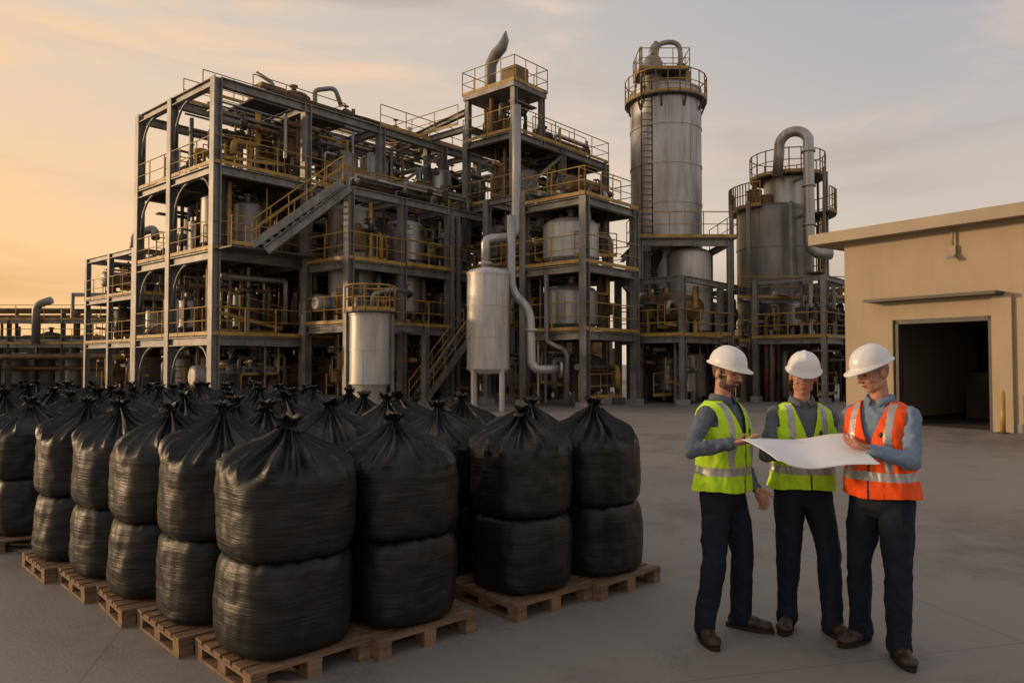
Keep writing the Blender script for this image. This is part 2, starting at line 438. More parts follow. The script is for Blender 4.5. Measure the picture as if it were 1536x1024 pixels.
B.tube([T(12.0,-3.3,14.4),T(12.0,-3.3,15.6),T(12,-3.35,16.1),T(12.05,-3.6,16.5),T(12.1,-3.95,16.75),T(12.15,-4.1,17.1),T(12.15,-4.15,17.5)],[.28,.28,.28,.28,.26,.2,.03],M_galvd,16)
for (z0,z1) in zip([0]+Cz[:-1],Cz):
    for (p,q) in ((11.3,14.9),(14.9,18.7)):
        clutter(B,p+.3,q-.3,-5.1,-2.6,z0+.2,z1-.2,rnd,2,8,6)
    clutter(B,11.5,14.7,-2.2,2.5,z0+.2,z1-.2,rnd,2,9,6)
    brace(B,T(11.3,-5.4,z0+.2),T(14.9,-5.4,z1-.2))
clutter(B,14,18.5,-5,-2.6,12.4,13.4,rnd,1,6,3,rmax=.5)
B.rail([T(11.1,3.0,13.2),T(11.1,-2.0,13.2)],1.0,M_yel)
B.obj('central_process_tower')

# ---- block 2 : front right frame
B=MB()
Z2=[2.8,5.4,8.0]
frame(B,[9.3,12.9],[-10.7,-7.7],Z2,.3,top_slab=True,railtop=True)
vessel(B,T(10.6,-9.1,5.6),1.15,2.1,M_tank); vessel(B,T(10.6,-9.1,2.95),1.1,2.0,M_galv)
vessel(B,T(12.1,-8.6,5.6),.7,1.9,M_galvd)
frame(B,[9.3,12.9],[-7.7,-5.6],[5.4,8.6],.26)
for (z0,z1) in ((0,2.7),(3,5.3),(5.6,7.9)):
    clutter(B,9.6,12.6,-10.3,-7.9,z0+.1,z1,rnd,1 if z0==0 else 0,5,4); clutter(B,9.6,12.6,-7.5,-5.7,z0+.1,z1,rnd,1,6,4)
clutter(B,9.6,12.6,-10.3,-8,8.2,9.2,rnd,1,6,4,rmax=.45)
B.pipe([T(9.1,-10.0,0.2),T(9.1,-10.0,2.2),T(9.1,-9.0,2.6),T(9.1,-9.0,5.2)],.1,M_galvd)
B.obj('tank_support_structure')

# ---- linking structures
B=MB()
frame(B,[13.5,17,20.5],[-12.6,-9.5],[2.7,5.2],.24)
for (z0,z1) in ((0,2.6),(2.9,5.1)):
    for p in (13.5,17): clutter(B,p+.3,p+3.2,-12.3,-9.7,z0+.1,z1,rnd,2,7,6)
frame(B,[18.7,22,25],[-16.5,-13.5],[2.7,5.4],.22)
for (z0,z1) in ((0,2.6),(2.9,5.3)):
    for p in (18.7,22): clutter(B,p+.2,p+2.8,-16.2,-13.7,z0+.1,z1,rnd,1,6,6)
B.obj('pipe_rack')

# ---- free standing equipment in front
B=MB(); c=V((-5.25,27.1,0))
B.rev(c,[(.62,0),(.62,.9),(.74,1.0)],M_tank,32); B.shell(c,.74,1.0,3.45,2,M_tank,36,.06,.02,3)
B.rev(c,[(.74,3.45),(.78,3.5),(.78,3.56),(0.02,3.6)],M_tank,32,False)
B.rev(c,[(.95,3.58),(.95,3.64),(.02,3.66)],M_grate,24,False); B.ringrail(c+V((0,0,3.62)),.93,.95,n=12)
B.pipe([c+V((.1,0,3.6)),c+V((.1,0,4.3)),c+V((.9,.4,4.5)),c+V((1.2,1.5,4.5))],.08,M_galvd)
for s in (-.85,.85): B.box(c+V((s,-.1,0)),c+V((s,-.1,3.6)),.1,.1,M_steel)
B.obj('small_silo')
B=MB(); c=V((-.88,27,0))
for k in range(4):
    a=pi/4+k*pi/2; p=c+V((.72*cos(a),.72*sin(a),0)); B.box(p,p+V((0,0,1.7)),.13,.13,M_tank)
B.rev(c,[(.02,1.32),(.5,1.34),(.7,1.42),(.78,1.55)],M_tank,36)
B.shell(c,.78,1.55,4.98,3,M_tank,40,.05,.018,3)
B.rev(c,[(.80,4.98),(.80,5.05),(.78,5.08),(.7,5.15),(.3,5.25),(.02,5.26)],M_tank,36)
B.pipe([c+V((-.1,0,5.2)),c+V((-.1,0,6.25)),c+V((.1,.1,6.35)),c+V((1.0,.3,6.45)),c+V((1.05,.5,9)),c+V((1.05,.6,11.5))],.17,M_galv,.35,14)
B.tube([c+V((-.1,0,5.35)),c+V((-.1,0,5.45))],.28,M_galv,14)
B.pipe([c+V((.85,.1,7.2)),c+V((.85,.1,4.4)),c+V((1.55,.1,3.7)),c+V((1.6,.1,1.7)),c+V((1.8,.1,1.5)),c+V((2.7,.2,1.5))],.17,M_galv,.45,14)
B.tube([c+V((2.65,.2,1.5)),c+V((2.75,.2,1.5))],.3,M_galv,14)
B.tube([c+V((1.6,.1,2.9)),c+V((1.6,.1,3.0))],.25,M_galv,14)
B.obj('vertical_process_tank')

# ---- big silo
B=MB(); c=V((7.6,36,0)); R=1.72
B.shell(c,R,0,15,8,M_galv,64,.09,.03,5)
B.rev(c,[(R,15.0),(R*.7,15.35),(.3,15.7),(.02,15.7)],M_galv,48)
B.rev(c,[(R,14.4),(2.0,14.45),(2.0,14.52),(R,14.53)],M_grate,40,False)
B.ringrail(c+V((0,0,14.5)),1.98,1.15,n=22)
for k in range(10):
    a=2*pi*k/10; B.box(c+V((R*cos(a),R*sin(a),13.9)),c+V((1.95*cos(a),1.95*sin(a),14.45)),.08,.08,M_dark)
d=c+V((-.7,-.4,0))
B.rev(d,[(.5,15.2),(.5,16.4),(.35,16.7),(.02,16.8)],M_galvd,20)
B.box(c+V((-1.5,-.4,15.8)),c+V((.9,-.4,15.8)),1.8,.06,M_grate)
B.rail([c+V((-1.5,-1.3,15.8)),c+V((.9,-1.3,15.8)),c+V((.9,.5,15.8)),c+V((-1.5,.5,15.8)),c+V((-1.5,-1.3,15.8))],1.0,M_yel,.8)
for x,y in ((-1.4,-1.2),(.8,-1.2),(.8,.4),(-1.4,.4)): B.box(c+V((x,y,14.5)),c+V((x,y,16.9 if x<0 else 15.8)),.09,.09,M_steel)
B.pipe([d+V((0,0,16.7)),d+V((0,0,17.1)),d+V((.25,0,17.4))],.2,M_galvd,seg=12)
B.pipe([d+V((.15,0,16)),d+V((.2,0,17.45)),d+V((1.35,0,17.5)),d+V((1.4,0,15.2))],.12,M_galvd,.6,12)
vessel(B,c+V((.7,-.3,15.1)),.45,1.0,M_rust)
for s in (-.25,.25): B.tube([c+V((-1.2+s,-1.45,7)),c+V((-1.2+s,-1.45,15.4))],.03,M_dark,5)
for i in range(28): B.tube([c+V((-1.45,-1.45,7+i*.3)),c+V((-.95,-1.45,7+i*.3))],.02,M_dark,4)
B.obj('storage_silo')
B=MB()
def Q(x,y,z): return V((7.6+x,36+y,z))
for x in (-1.9,2.1):
    for y in (-3.4,-.2): B.ibeam(Q(x,y,0),Q(x,y,7.2),.22,.22,M_steel,V((1,0,0)))
for z in (2.8,7.1):
    for y in (-3.4,-.2): B.ibeam(Q(-2,y,z),Q(2.2,y,z),.2,.3,M_steel)
    for x in (-1.9,2.1): B.ibeam(Q(x,-3.2,z),Q(x,2,z),.2,.28,M_steel)
B.box(Q(-2.1,-2.6,7.3),Q(2.4,-2.6,7.3),2.0,.08,M_grate)
B.rail([Q(-2.1,-1.0,7.3),Q(-2.1,-3.6,7.3),Q(2.4,-3.6,7.3),Q(2.4,1,7.3)],1.15)
vessel(B,Q(.55,-2.3,2.9),.98,4.15,M_tank)
B.box(Q(-.9,-2.3,2.85),Q(2.0,-2.3,2.85),2,.1,M_grate)
B.rail([Q(-1.9,-3.55,2.95),Q(2.1,-3.55,2.95)],1.0)
for i in range(30):
    x=rnd.uniform(-1.9,2.4); y=rnd.uniform(-3,-.4); z=rnd.uniform(1.4,2.7) if x>-.6 else rnd.uniform(2,7)
    B.pipe([Q(x,y,0),Q(x,y,z),Q(x+rnd.uniform(-.8,.6),y,z),Q(x,y+.3,z-.8)],rnd.uniform(.04,.13),rnd.choice([M_dark,M_galvd,M_rust,M_steel]),seg=7)
for i in range(5): vessel(B,Q(rnd.uniform(-1.4,2),rnd.uniform(-2.6,-2.0),.1),rnd.uniform(.4,.6),2.2,rnd.choice([M_dark,M_galvd]))
B.obj('silo_platform')

# ---- right column tower
B=MB(); c=V((12.9,36,0)); R=1.75
B.shell(c,R,0,9.1,5,M_galvd,56,.08,.03,5)
B.rev(c,[(R,9.1),(R*.8,9.35),(1.2,9.4)],M_galvd,44)
u=c+V((.7,0,0))
B.shell(u,1.1,9.0,10.8,1,M_galv,40,.08,.03,3)
B.rev(u,[(1.1,10.8),(.8,11.1),(.3,11.25),(.02,11.25)],M_galv,36)
for (cc,rr,z,a0,a1) in ((u,1.75,10.75,0,2*pi),(u,2.2,8.9,-pi*.3,pi*.45),(c,2.1,9.15,pi*.75,pi*1.3),(c,2.35,6.0,-pi*.28,pi*.3),(c,2.3,7.4,-pi*.25,pi*.3),(c,2.35,4.4,-pi*.28,pi*.3)):
    n=20
    P=[cc+V((rr*cos(a0+(a1-a0)*i/n),rr*sin(a0+(a1-a0)*i/n),z)) for i in range(n+1)]
    I=[cc+V((rr*.5*cos(a0+(a1-a0)*i/n),rr*.5*sin(a0+(a1-a0)*i/n),z)) for i in range(n+1)]
    for i in range(n): B.box((I[i]+I[i+1])/2,(P[i]+P[i+1])/2,rr*(a1-a0)/n,.07,M_grate)
    B.ringrail(cc+V((0,0,z)),rr,1.15,M_yel,a0,a1,n)
for a in (-.75,-.3,.2,.6):
    B.box(c+V((2.35*cos(a)+.1,2.35*sin(a),0)),c+V((2.35*cos(a)+.1,2.35*sin(a),11)),.1,.1,M_steel)
for k in range(9):
    z=1+k*1.1; a=-.75; b=-.3
    B.box(c+V((2.35*cos(a)+.1,2.35*sin(a),z)),c+V((2.35*cos(b)+.1,2.35*sin(b),z+1.1)),.05,.05,M_steel)
for (x,y) in ((-2.5,-1.4),(-1.95,-2.2),(.0,-2.3)): B.ibeam(c+V((x,y,0)),c+V((x,y,9.2)),.16,.16,M_steel)
for z in (2.6,4.6): B.ibeam(c+V((-2.5,-2.3,z)),c+V((2.6,-2.3,z)),.16,.22,M_steel); B.rail([c+V((-2.5,-2.4,z+.1)),c+V((2.6,-2.4,z+.1))],1.0)
for i in range(34):
    x=rnd.uniform(-2.4,2.5); y=rnd.uniform(-2.9,-1.9); z=rnd.uniform(1.5,4.8)
    B.pipe([c+V((x,y,0)),c+V((x,y,z)),c+V((x+rnd.uniform(-1,1),y,z)),c+V((x,y+.4,z))],rnd.uniform(.04,.12),rnd.choice([M_dark,M_galvd,M_rust]),seg=7)
px,py=13.6,33.4
arcp=[V((px-.5-.5*cos(t*pi/10)+.0,py+.9-.9*t/10,12.0+.5*sin(t*pi/10))) for t in range(11)]
B.tube([V((px-1.0,py+1.2,10.6)),V((px-1.0,py+.95,11.6))]+arcp+[V((px,py,11.4)),V((px,py,7.3)),V((px+.08,py,6.95)),V((px+.35,py,6.75)),V((px+1.0,py,6.7))],.24,M_galv,18)
for z in (8.0,9.8,11.4): B.tube([V((px,py,z)),V((px,py,z+.09))],.31,M_galv,18)
for z in (8.6,10.4): B.box(V((px,py,z)),V((px-.1,py+1.6,z)),.08,.12,M_steel)
B.rev(c+V((-.5,-.2,0)),[(0.5,9.3),(.5,9.9),(.02,10)],M_rust,16)
vessel(B,c+V((-1.1,-.5,9.3)),.35,.9,M_rust)
B.obj('distillation_column')

# ---- far left structures
B=MB()
frame(B,[2.2,6,10],[12.8,16,19.3],[2.7,5.2,7.6],.26)
for (z0,z1) in ((0,2.6),(2.9,5.1),(5.4,7.5)):
    for a in (2.2,6):
        for b in (12.8,16): clutter(B,a+.3,a+3.3,b+.2,b+3,z0+.1,z1,rnd,2,6,4)
B.pipe([T(2.6,14,7.6),T(2.6,14,8.6),T(3.4,13.4,9.0),T(3.4,13.2,8.4)],.22,M_galvd)
B.obj('secondary_process_structure')
B=MB()
for i in range(9):
    x=-48+i*3.6
    for y in (49,52): B.box(V((x,y,0)),V((x,y,4.8+.5*(i%2))),.25,.25,M_dark)
    B.box(V((x,49,4.6)),V((x,52,4.6)),.2,.25,M_dark); B.box(V((x,49,3.0)),V((x,52,3.0)),.2,.25,M_dark)
for z in (2.9,4.5):
    B.box(V((-50,49,z)),V((-18,49,z)),.2,.25,M_steel); B.rail([V((-50,48.8,z+.1)),V((-18,48.8,z+.1))],1.0,M_yel,1.8)
for i in range(30):
    y=rnd.uniform(49,52); z=rnd.choice([3.2,4.9,2.2,5.4,1.4]); r=rnd.uniform(.06,.2)
    x0=rnd.uniform(-50,-34); x1=rnd.uniform(-32,-18)
    B.pipe([V((x0,y,0)),V((x0,y,z)),V((x1,y,z)),V((x1,y,0))],r,rnd.choice([M_dark,M_rust,M_galvd,M_steel]),seg=7)
for i in range(14):
    vessel(B,V((rnd.uniform(-48,-20),rnd.uniform(50,54),0)),rnd.uniform(.6,1.2),rnd.uniform(2,4.6),rnd.choice([M_dark,M_galvd,M_rust]))
B.pipe([V((-31.5,48.5,3)),V((-31.5,48.5,5.6)),V((-30.5,48.5,5.9))],.25,M_galvd)
for i in range(5): B.box(V((-30+i*2.6,50,4.8)),V((-30+i*2.6,50,6.5+.4*(i%3))),.2,.2,M_steel)
B.box(V((-30,50,6.4)),V((-19,50,6.4)),.2,.25,M_steel)
B.obj('pipe_rack')
B=MB()
for i in range(60):
    x=rnd.uniform(-60,45); y=rnd.uniform(60,75); h=rnd.uniform(2.2,4.6); w_=rnd.uniform(2,7)
    B.box(V((x,y,h/2)),V((x+w_,y,h/2)),3,h,rnd.choice([M_dark,M_rust,M_galvd]))
    B.tube([V((x,y-2,0)),V((x,y-2,h+rnd.uniform(.3,2)))],.15,M_dark,6)
B.obj('distant_plant_buildings')

# ------------------------------------------------------------------ warehouse
wh=bpy.data.objects.new('warehouse',None); COL.objects.link(wh)
D=V((10.0,22,0)); wd=V((.573,-.819,0)).normalized(); wn=V((-.819,-.573,0)).normalized()
def W(t,o,z): return D+wd*t+wn*o+V((0,0,z))
def wbox(B,t0,t1,o0,o1,z0,z1,m):
    B.box(W(t0,(o0+o1)/2,(z0+z1)/2),W(t1,(o0+o1)/2,(z0+z1)/2),abs(o1-o0),z1-z0,m)
Lw=16; Hw=5.35; d0,d1,dh=1.45,3.95,2.95
B=MB()
wbox(B,0,d0,-.3,0,0,Hw,M_wall); wbox(B,d1,Lw,-.3,0,0,Hw,M_wall); wbox(B,d0,d1,-.3,0,dh,Hw,M_wall)
wbox(B,0,.3,-12,-.302,0,Hw,M_wall); wbox(B,Lw-.3,Lw,-12,-.302,0,Hw,M_wall); wbox(B,0,Lw,-12.3,-12.002,0,Hw,M_wall)
wbox(B,-.0,d0-.002,.0,.025,0,.22,M_conc); wbox(B,d1+.002,Lw,.0,.025,0,.22,M_conc)
wbox(B,d0-.02,d0+.0,-.28,.03,0,dh,M_frame)
wbox(B,d1+.05,d1+.5,.003,.10,0,dh+.5,M_wall)
B.obj('walls',wh)
B=MB()
wbox(B,-.75,Lw+.5,-12.8,.55,Hw,Hw+.10,M_trim)
wbox(B,-.75,Lw+.5,.55,.60,Hw-.04,Hw+.28,M_trim)
wbox(B,-.80,-.75,-12.8,.60,Hw-.04,Hw+.28,M_trim)
wbox(B,-.75,Lw+.5,-12.8,.50,Hw+.102,Hw+.20,M_grate)
B.obj('roof',wh)
B=MB()
wbox(B,d0-.0,d0+.12,-.29,-.02,0,dh,M_frame); wbox(B,d1-.08,d1,-.29,-.02,0,dh,M_frame); wbox(B,d0,d1,-.29,-.02,dh-.12,dh-.001,M_frame)
wbox(B,.85,4.25,.0,.5,dh+.52,dh+.60,M_frame)
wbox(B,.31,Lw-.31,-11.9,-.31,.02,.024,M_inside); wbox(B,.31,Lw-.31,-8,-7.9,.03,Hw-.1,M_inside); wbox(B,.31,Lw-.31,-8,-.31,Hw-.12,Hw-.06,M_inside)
for (t,o,h_,w_) in ((1.6,-4,1.1,1.6),(3.4,-4.6,.8,1.4),(4.8,-3.8,1.0,1.8)):
    wbox(B,t,t+w_,o-.8,o,.03,h_,M_dark); wbox(B,t+.1,t+w_*.6,o-.7,o-.1,h_,h_+.35,M_frame)
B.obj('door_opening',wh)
lm=bpy.data.materials.new('fluorescent_tube'); lm.use_nodes=True
lb=lm.node_tree.nodes['Principled BSDF']; lb.inputs['Emission Color'].default_value=(1,.93,.8,1); lb.inputs['Emission Strength'].default_value=8
B=MB(); wbox(B,4.0,4.9,-1.75,-1.65,2.62,2.67,lm); wbox(B,3.95,4.95,-1.8,-1.6,2.672,2.74,M_frame)
for t in (4.1,4.8): B.box(W(t,-1.7,2.74),W(t,-1.7,Hw-.12),.02,.02,M_frame)
B.obj('interior_lamp',wh)
B=MB()
B.tube([W(3.1,.1,5.3),W(3.1,.1,4.85)],.03,M_trim,10); wbox(B,3.02,3.18,.0,.12,4.62,4.85,M_trim); B.box(W(3.1,.12,4.6),W(3.1,.26,4.5),.16,.05,M_tank)
B.obj('wall_light',wh)
B=MB(); p=W(4.35,.45,0); B.tube([p,p+V((0,0,1.0))],.06,M_yel,14); B.ell(p+V((0,0,1.0)),.06,M_yel); B.tube([p,p+V((0,0,.03))],.13,M_dark,14); B.obj('bollard')

# ------------------------------------------------------------------ ground
me=bpy.data.meshes.new('ground'); S=900
me.from_pydata([(-S,-60,0),(S,-60,0),(S,S,0),(-S,S,0)],[],[(0,1,2,3)]); me.materials.append(M_ground)
COL.objects.link(bpy.data.objects.new('ground',me))

# ------------------------------------------------------------------ bags & pallets
def catmull(prof, t):
    n=len(prof)-1; x=t*n; i=min(int(x),n-1); f=x-i
    p=[prof[max(0,min(n,i+k))] for k in (-1,0,1,2)]
    return tuple(0.5*((2*p[1][k])+(-p[0][k]+p[2][k])*f+(2*p[0][k]-5*p[1][k]+4*p[2][k]-p[3][k])*f*f+(-p[0][k]+3*p[1][k]-3*p[2][k]+p[3][k])*f**3) for k in (0,1))
def bag_mesh(name, seed, upper):
    R=random.Random(seed); seg=160
    if upper:
        prof=[(.02,0.0),(.29,0.0),(.352,.025),(.374,.09),(.380,.2),(.380,.32),(.378,.42),(.372,.49),(.350,.550),(.300,.600),(.232,.638),(.160,.672),(.096,.712),(.052,.75),(.036,.775),(.048,.80),(.072,.828),(.045,.825),(.015,.81)]
        nr=110
    else:
        prof=[(.02,0.0),(.29,0.0),(.352,.022),(.372,.08),(.378,.18),(.378,.30),(.374,.41),(.358,.49),(.31,.525),(.2,.53),(.02,.535)]
        nr=60
    M=R.choice([15,17,19,21]); angs=sorted([2*pi*(k+R.uniform(-.33,.33))/M for k in range(M)]); wts=[R.uniform(.35,1) for _ in angs]
    lean=(R.uniform(-.06,.06),R.uniform(-.06,.06)); off=R.uniform(0,50)
    vs=[]; fs=[]
    for j in range(nr+1):
        t=j/nr; r,z=catmull(prof,t); r=max(r,.004)
        for x in range(seg):
            a=2*pi*x/seg; c_,s_=cos(a),sin(a)
            e=2.0+.9*max(0,min(1,(0.60-z)/.1)) if upper else 2.9
            rad=1/((abs(c_)**e+abs(s_)**e)**(1/e))
            rr=r*(1+(rad-1)*.8)
            nzv=noise.noise(V((c_*1.6+off,s_*1.6,z*2.2)))
            rr*=1+.055*nzv
            body=min(1,r/.3)
            q=noise.noise(V((c_*1.5,s_*1.5+off,z*24+1.2*noise.noise(V((c_*2,s_*2,z*3+off)))))); rr+=.004*q*body
            q2=noise.noise(V((c_*5,s_*5+off,z*8))); rr+=.008*q2*body
            zz=z
            if upper and z>.44:
                f=min(1,(z-.44)/.18); f=f*f*(3-2*f)
                fold=0
                aw=a+.14*noise.noise(V((c_*2+off,s_*2,z*5)))
                for an,wt in zip(angs,wts):
                    dd=abs((aw-an+pi)%(2*pi)-pi)
                    fold+=wt*math.exp(-(dd/.085)**1.3)
                fold=min(fold,1.15)+.3*noise.noise(V((c_*4+off,s_*4,z*3)))
                amp=.30*f
                if z>.75: amp=.45
                rr*=(1-amp*.5+amp*fold*1.15)
                zz=z+(.055*f*(fold-.45) if z<.74 else .02*(fold-.4))
                if z>.775: zz+=.035*noise.noise(V((c_*2.5+off,s_*2.5,1)))
            if not upper and z>.42:
                zz=z+.014*noise.noise(V((c_*6+off,s_*6,2)))
            l=max(0,(z-.5))
            vs.append((rr*c_+lean[0]*l*3,rr*s_+lean[1]*l*3,zz))
    for j in range(nr):
        for x in range(seg):
            y=(x+1)%seg; fs.append((j*seg+x,j*seg+y,(j+1)*seg+y,(j+1)*seg+x))
    if upper:
        for k in range(6):
            a=R.uniform(0,6.28); L=R.uniform(.07,.13); tl=R.uniform(.4,2.2); w=R.uniform(.028,.05)
            i0=len(vs); b=V((lean[0]*.8,lean[1]*.8,.77)); d=V((cos(a)*tl,sin(a)*tl,1)).normalized(); sd=V((-sin(a),cos(a),0))
            for i in range(6):
                for s in (-1,-.5,0,.4,1):
                    ww=w*(.5+i*.2)*(1 if i<5 else .6)
                    p=b+d*(L*i/5)+sd*(s*ww)+V((cos(a),sin(a),0))*(.012*sin(s*4+k))+V((0,0,-.004*i*i*tl*.4))+V((R.uniform(-1,1),R.uniform(-1,1),R.uniform(-1,1)))*.003; vs.append(tuple(p))
            for i in range(5):
                for s in range(4):
                    q=i0+i*5+s; fs.append((q,q+1,q+6,q+5))
    me=bpy.data.meshes.new(name); me.from_pydata(vs,[],fs); me.materials.append(M_bag)
    me.polygons.foreach_set('use_smooth',[True]*len(fs)); me.update(); return me
ups=[bag_mesh('bulk_bag_tied',s,True) for s in range(6)]
los=[bag_mesh('bulk_bag_body',s+20,False) for s in range(4)]
def pallet_mesh():
    B=MB(); L=.37; j=random.Random(3)
    for i in range(6):
        y=-L+.05+i*(2*L-.1)/5; B.box(V((-L,y,.108+j.uniform(-.001,.001))),V((L+j.uniform(-.004,.004),y,.108)),.095,.02,M_wood)
    for x in (-L+.045,0,L-.045):
        B.box(V((x,-L,.087)),V((x,L,.087)),.09,.018,M_wood)
        for y in (-L+.05,0,L-.05): B.box(V((x,y-.05,.049)),V((x,y+.05,.049)),.085,.056,M_wood)
        B.box(V((x,-L,.011)),V((x,L,.011)),.09,.02,M_wood)
    return B.mesh('pallet')
pal=pallet_mesh()
uu=V((.79,.61,0)); vv=V((-.76,.65,0))
rb=random.Random(5)
def stack(p,sc=1.0):
    ra=radians(43)+rb.uniform(-.04,.04)
    o=bpy.data.objects.new('wooden_pallet',pal); COL.objects.link(o); o.location=p; o.rotation_euler=(0,0,ra); o.scale=(1.0,1.0,1)
    q=V((rb.uniform(-.015,.015),rb.uniform(-.015,.015),0))
    lo=bpy.data.objects.new('black_bulk_bag',rb.choice(los)); COL.objects.link(lo); lo.location=p+V((0,0,.121)); lo.rotation_euler=(0,0,ra+rb.choice([0,1,2,3])*pi/2); lo.scale=(sc*.99,sc*.99,1)
    up=bpy.data.objects.new('black_bulk_bag',rb.choice(ups)); COL.objects.link(up); up.location=p+q+V((0,0,.642)); up.rotation_euler=(rb.uniform(-.02,.02),rb.uniform(-.02,.02),ra+rb.uniform(-.1,.1)+rb.choice([0,1,2,3])*pi/2)
    s2=sc*rb.uniform(.97,1.02); up.scale=(s2,s2,rb.uniform(.91,.99))
P0=V((-1.35,4.36,0))
for j in range(15):
    ni=4 if j<5 else (5 if j<8 else 6)
    for i in range(ni):
        p=P0+uu*(.78*i+(.22 if i>=2 else 0))+vv*(.76*j+(.55 if j>=5 else 0))
        if p.y>13 or p.x/p.y<-.95: continue
        p+=V((rb.uniform(-.02,.02),rb.uniform(-.02,.02),0))
        stack(p,.97 if (i==0 and j==0) else rb.uniform(.92,.97))

# ------------------------------------------------------------------ people
def cloth(name,col,rough=.8,bump=.3,var=.15): return mat(name,col,rough,0,6,var,bump,14,spec=.25,bdist=.02)
M_skin=mat('skin',(.50,.27,.18),.5,0,12,.12,.15,80,spec=.4,bdist=.002)
M_skin2=mat('skin_ruddy',(.52,.25,.17),.5,0,12,.15,.15,80,spec=.4,bdist=.002)
M_beard=mat('brown_beard',(.12,.065,.04),.8,0,60,.4,.5,150,bdist=.003)
M_gbeard=mat('grey_hair',(.30,.19,.14),.8,0,60,.35,.5,150,bdist=.003)
M_navy=cloth('navy_trousers',(.011,.016,.028))
M_shirtA=cloth('grey_blue_shirt',(.115,.14,.175)); M_shirtB=cloth('slate_shirt',(.13,.15,.18)); M_shirtC=cloth('light_blue_shirt',(.19,.26,.36))
M_hi=mat('hi_vis_yellow',(.56,.88,.03),.65,0,9,.08,.4,12,spec=.3,bdist=.02)
M_or=mat('hi_vis_orange',(1.0,.10,.008),.65,0,9,.08,.4,12,spec=.3,bdist=.02)
M_ref=mat('reflective_tape',(.42,.43,.42),.4,.3,20,.12,.2,30)
M_zip=mat('zip_black',(.02,.02,.02),.5)
M_boot=mat('brown_leather_boot',(.045,.026,.016),.5,0,10,.35,.4,30)
M_sole=mat('boot_sole',(.015,.014,.013),.8)
M_helm=mat('white_helmet_plastic',(.78,.78,.77),.28,0,3,.03,spec=.5)
M_eye=mat('eye_dark',(.02,.012,.01),.2); M_lip=mat('lip',(.36,.14,.11),.5)
M_paper=mat('drawing_paper',(.80,.80,.80),.8,0,5,.02)

def remesh(B, name, vox, sm, m, parent, nz=0, nsc=8, nst=(1,1,1)):
    me=B.mesh(name+'_tmp'); o=bpy.data.objects.new(name+'_tmp',me); COL.objects.link(o)
    r=o.modifiers.new('r','REMESH'); r.mode='VOXEL'; r.voxel_size=vox; r.use_smooth_shade=True
    s=o.modifiers.new('s','SMOOTH'); s.factor=.5; s.iterations=sm
    dg=bpy.context.evaluated_depsgraph_get(); dg.update()
    nm=bpy.data.meshes.new_from_object(o.evaluated_get(dg)); nm.name=name
    bpy.data.objects.remove(o)
    if nz:
        off=random.uniform(0,100); nr=[v.normal.copy() for v in nm.vertices]
        for v,n in zip(nm.vertices,nr):
            c=v.co; q=noise.noise(V((c.x*nsc*nst[0]+off,c.y*nsc*nst[1],c.z*nsc*nst[2])))
            q2=noise.noise(V((c.x*nsc*2.1*nst[0]+off,c.y*nsc*2.1*nst[1]+5,c.z*nsc*2.6*nst[2]+c.x*8)))
            v.co=c+n*(nz*((1-abs(q)*2.4)*.8+(1-abs(q2)*2.4)*.45-.3))
    nm.materials.clear()
    for mm in (m if isinstance(m,list) else [m]): nm.materials.append(mm)
    for p in nm.polygons: p.use_smooth=True; p.material_index=0
    ob=bpy.data.objects.new(name,nm); COL.objects.link(ob); ob.parent=parent
    return ob

def ik(S,Wp,l1,l2,pole):
    d=Wp-S; L=d.length
    if L>(l1+l2)*.995: L=(l1+l2)*.995; Wp=S+d.normalized()*L; d=Wp-S
    x=(l1*l1-l2*l2+L*L)/(2*L); h=sqrt(max(0,l1*l1-x*x)); dn=d.normalized()
    pp=(pole-dn*pole.dot(dn)).normalized()
    return S+dn*x+pp*h, Wp

def hand(parent, Wp, f, n, thumb_side, curl, skin, thumb_up=0.0):
    f=f.normalized(); n=(n-f*n.dot(f)).normalized(); s=f.cross(n).normalized()*thumb_side
    B=MB()
    rot=Matrix((f,s,n)).transposed()
    B.ell(Wp+f*.045,V((.055,.040,.017)),None,16,10,rot)
    B.ell(Wp+f*.065,V((.035,.043,.015)),None,16,10,rot)
    B.chain([Wp-f*.05,Wp+f*.01],[.027,.024])
    for k,(o,L) in enumerate(((.032,.072),(.011,.080),(-.011,.074),(-.031,.058))):
        p=Wp+f*(.088-.006*abs(k-1))+s*o; pts=[p-f*.02,p]; d=f.copy(); a=0
        for sg in (.45,.32,.23):
            a+=curl*(1+.1*k); d=f*cos(a)-n*sin(a)+s*(o*.8); d.normalize(); p=p+d*L*sg; pts.append(p)
        B.chain(pts,[.0105,.0102,.0095,.0088,.0075],None,10)
    p=Wp+f*.02+s*.028; pts=[p]
    d=(f*.65+s*.75-n*thumb_up).normalized(); p=p+d*.04; pts.append(p)
    d=(f*.9+s*.25-n*thumb_up).normalized(); p=p+d*.032; pts.append(p); p=p+(d-n*.2).normalized()*.025; pts.append(p)
    B.chain(pts,[.016,.0125,.011,.009],None,10)
    return remesh(B,'hand',.0035,3,skin,parent)

